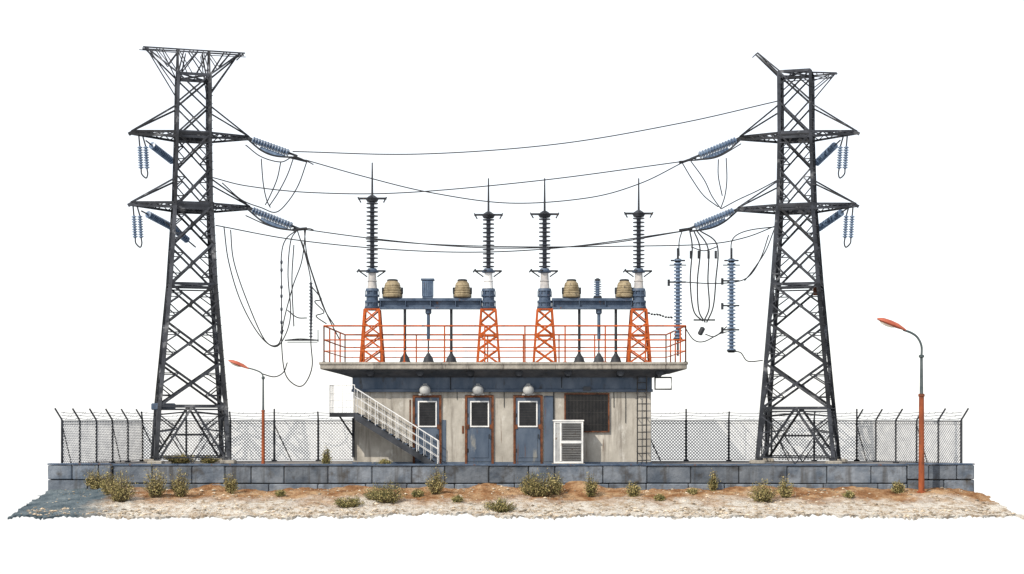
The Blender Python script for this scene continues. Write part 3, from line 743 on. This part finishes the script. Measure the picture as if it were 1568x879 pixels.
# ---------------------------------------------------------------- street lamps
def street_lamp(ub,vb,y,zbase,vo,vg,arm,head0,head1,r0):
    X=xx(ub,y); r=root('street_lamp',(X,y,zbase))
    g=G(); g.lathe((X,y,zbase),(X,y,zz(vo,y)),[(0,r0*1.9),(.015,r0*1.9),(.02,r0*1.2),(.97,r0*1.0),(.975,r0*1.3),(1,r0*1.2)],14); part('lower_pole',g,M['pole'],r,True)
    g=G(); g.tube([(X,y,zz(vo,y)),(X,y,zz(vg,y))],[r0*.72,r0*.55],10)
    pts=spline([at(a,b,y) for a,b in arm],8); g.tube(pts,r0*.45,8)
    g.lathe((X,y,zz(vg+3,y)),(X,y,zz(vg-2,y)),[(0,r0*.6),(.2,r0*1.1),(.8,r0*1.1),(1,r0*.4)],12); part('upper_pole_and_arm',g,M['postg'],r,True)
    a=at(*head0,y); b=at(*head1,y); d=(b-a); L=d.length; d.normalize(); up=Vector((0,1,0)).cross(d); up=up if up.z>0 else -up
    side=Vector((0,1,0)); g=G(); gl=G()
    secs=[(0,.02,.02),(.06,.35,.45),(.2,.8,.85),(.45,1,1),(.7,.85,.9),(.9,.5,.5),(1,.3,.25)]
    n=14; W=L*.17; Hh=L*.13
    for t,w,h in secs:
        for j in range(n):
            q=2*math.pi*j/n; s=math.sin(q); g.v.append(tuple(a+d*L*t+side*math.cos(q)*W*w+up*(s*Hh*h if s>0 else s*Hh*.35*h)))
    for i in range(len(secs)-1):
        for j in range(n):
            k=(j+1)%n; g.f.append((i*n+j,i*n+k,(i+1)*n+k,(i+1)*n+j))
    g.f.append(tuple(range(n-1,-1,-1))); g.f.append(tuple((len(secs)-1)*n+j for j in range(n)))
    part('lamp_head',g,M['redp'],r,True)
    c=a+d*L*.38-up*Hh*.36; gl.lathe(c-d*L*.25,c+d*L*.25,[(0,.01),(.2,Hh*.35),(.5,Hh*.45),(.8,Hh*.35),(1,.01)],10); part('lamp_lens',gl,M['lens'],r,True)
yl_=-4.0
street_lamp(1411,757,yl_,gz(xx(1411,yl_),yl_)-.02,603,545,[(1411,548),(1411,530),(1405,517),(1396,510),(1383,505)],(1342,488),(1387,506),.09)
street_lamp(403,711,-1.8,0,628,578,[(403,580),(401,572),(392,567),(378,563)],(349,552),(381,565),.056)

# ---------------------------------------------------------------- shrubs
def shrub(u,vb,w,h,dry=.6,y=None,zb_=None):
    if y is None:
        y=-3.3; best=9
        for i in range(112):
            yy=-3.2-i*.05; zt__=gz(xx(u,yy),yy); v=HZ-(zt__-EYE)*40/K(yy)
            if abs(v-vb)<best: best=abs(v-vb); y=yy
    X=xx(u,y); Z=gz(X,y)-.02 if zb_ is None else zb_
    r=root('desert_shrub',(X,y,Z)); W=w/80; Hh=h/40
    gs=G(); gf=G(); mi=[]
    ns=int(38+w*1.9)
    for i in range(ns):
        a=random.uniform(0,2*math.pi); e=random.random()**.6; rad=W*e
        H_=Hh*random.uniform(.4,1.22)*(1-.45*e*e)
        b0=Vector((X+math.cos(a)*rad*.3,y+math.sin(a)*rad*.25,Z)); tip=Vector((X+math.cos(a)*rad*1.1,y+math.sin(a)*rad*.8,Z+H_))
        mid=b0.lerp(tip,.5)+Vector((random.uniform(-.06,.06),random.uniform(-.06,.06),.06*random.random()))
        pts=spline([b0,mid,tip],3); gs.tube(pts,[.009,.008,.007,.006,.005,.004,.003][:len(pts)],3)
        cl=random.random()<dry
        for q in range(22):
            f=random.uniform(.15,1.05); p=pts[min(int(f*6),6)]+Vector((random.gauss(0,.045),random.gauss(0,.045),random.gauss(0,.03)))
            L=random.uniform(.03,.08); dr=Vector((random.gauss(0,.6)+math.cos(a)*.4,random.gauss(0,.6),random.uniform(.1,1.2))).normalized()
            sd=dr.cross(Vector((random.gauss(0,1),random.gauss(0,1),random.gauss(0,1)))).normalized()*L*.2
            gf.add([p-sd,p+sd,p+dr*L],[(0,1,2)]); mi.append(0 if (cl if random.random()<.8 else not cl) else 1)
    part('stems',gs,M['twig'],r); part('foliage',gf,None,r,mats=[M['dry'],M['grn']],mi=mi)
for a in ((147,744,34,30,.85),(183,768,46,42,.85),(168,757,30,32,.7),(238,762,34,42,.8),(277,760,26,38,.8),(353,755,20,28,.8),(592,770,48,28,.5),(575,765,30,18,.5),
          (668,757,30,36,.85),(827,760,66,34,.55),(812,758,30,28,.5),(850,757,22,30,.5),(905,761,18,34,.6),(970,760,18,22,.85),(1092,750,14,30,.6),(1168,768,42,28,.8),(1203,762,22,28,.85),
          (1375,755,18,16,.5),(535,776,40,14,.4),(765,784,44,18,.3),(640,760,16,10,.5),(1060,757,14,8,.6),(700,768,12,7,.5),(1010,766,12,7,.4),(1300,762,14,8,.5),(430,760,14,8,.6)): shrub(*a)
for a in ((275,706,50,14,.4,.6,0),(320,706,30,10,.4,1.2,0),(590,708,18,8,.5,-1.6,0),(500,708,10,26,.2,-.9,0)): shrub(*a)

# ---------------------------------------------------------------- light, sky, camera
el,az=math.radians(40),math.radians(41)
d=Vector((math.sin(az)*math.cos(el),math.cos(az)*math.cos(el),-math.sin(el)))
sl=bpy.data.lights.new('sun','SUN'); sl.energy=5.0; sl.angle=math.radians(.5); sl.color=(1,.91,.78)
so=bpy.data.objects.new('sun',sl); so.rotation_euler=d.to_track_quat('-Z','Y').to_euler(); so.location=(-20,-25,25); S.collection.objects.link(so)
w=bpy.data.worlds.new('World'); S.world=w; w.use_nodes=True; nt=w.node_tree; nt.nodes.clear()
sky=nt.nodes.new('ShaderNodeTexSky'); sky.sky_type='NISHITA'; sky.sun_disc=False; sky.sun_elevation=el; sky.sun_rotation=math.radians(221)
b1=nt.nodes.new('ShaderNodeBackground'); b1.inputs['Strength'].default_value=.05; nt.links.new(sky.outputs[0],b1.inputs[0])
b2=nt.nodes.new('ShaderNodeBackground'); b2.inputs['Color'].default_value=(1,1,1,1); b2.inputs['Strength'].default_value=1.0   # bright white haze
ad=nt.nodes.new('ShaderNodeAddShader'); ou=nt.nodes.new('ShaderNodeOutputWorld')
nt.links.new(b1.outputs[0],ad.inputs[0]); nt.links.new(b2.outputs[0],ad.inputs[1]); nt.links.new(ad.outputs[0],ou.inputs[0])
cam=bpy.data.cameras.new('camera'); co=bpy.data.objects.new('camera',cam); S.collection.objects.link(co)
co.location=(0,-D,EYE); co.rotation_euler=(math.radians(90),0,0); cam.sensor_width=36; cam.lens=36*D/39.2
cam.shift_y=(HZ-439.5)/1568; cam.clip_end=1000; cam.clip_start=.5
S.camera=co
S.view_settings.view_transform='Standard'; S.view_settings.look='None'; S.view_settings.exposure=0
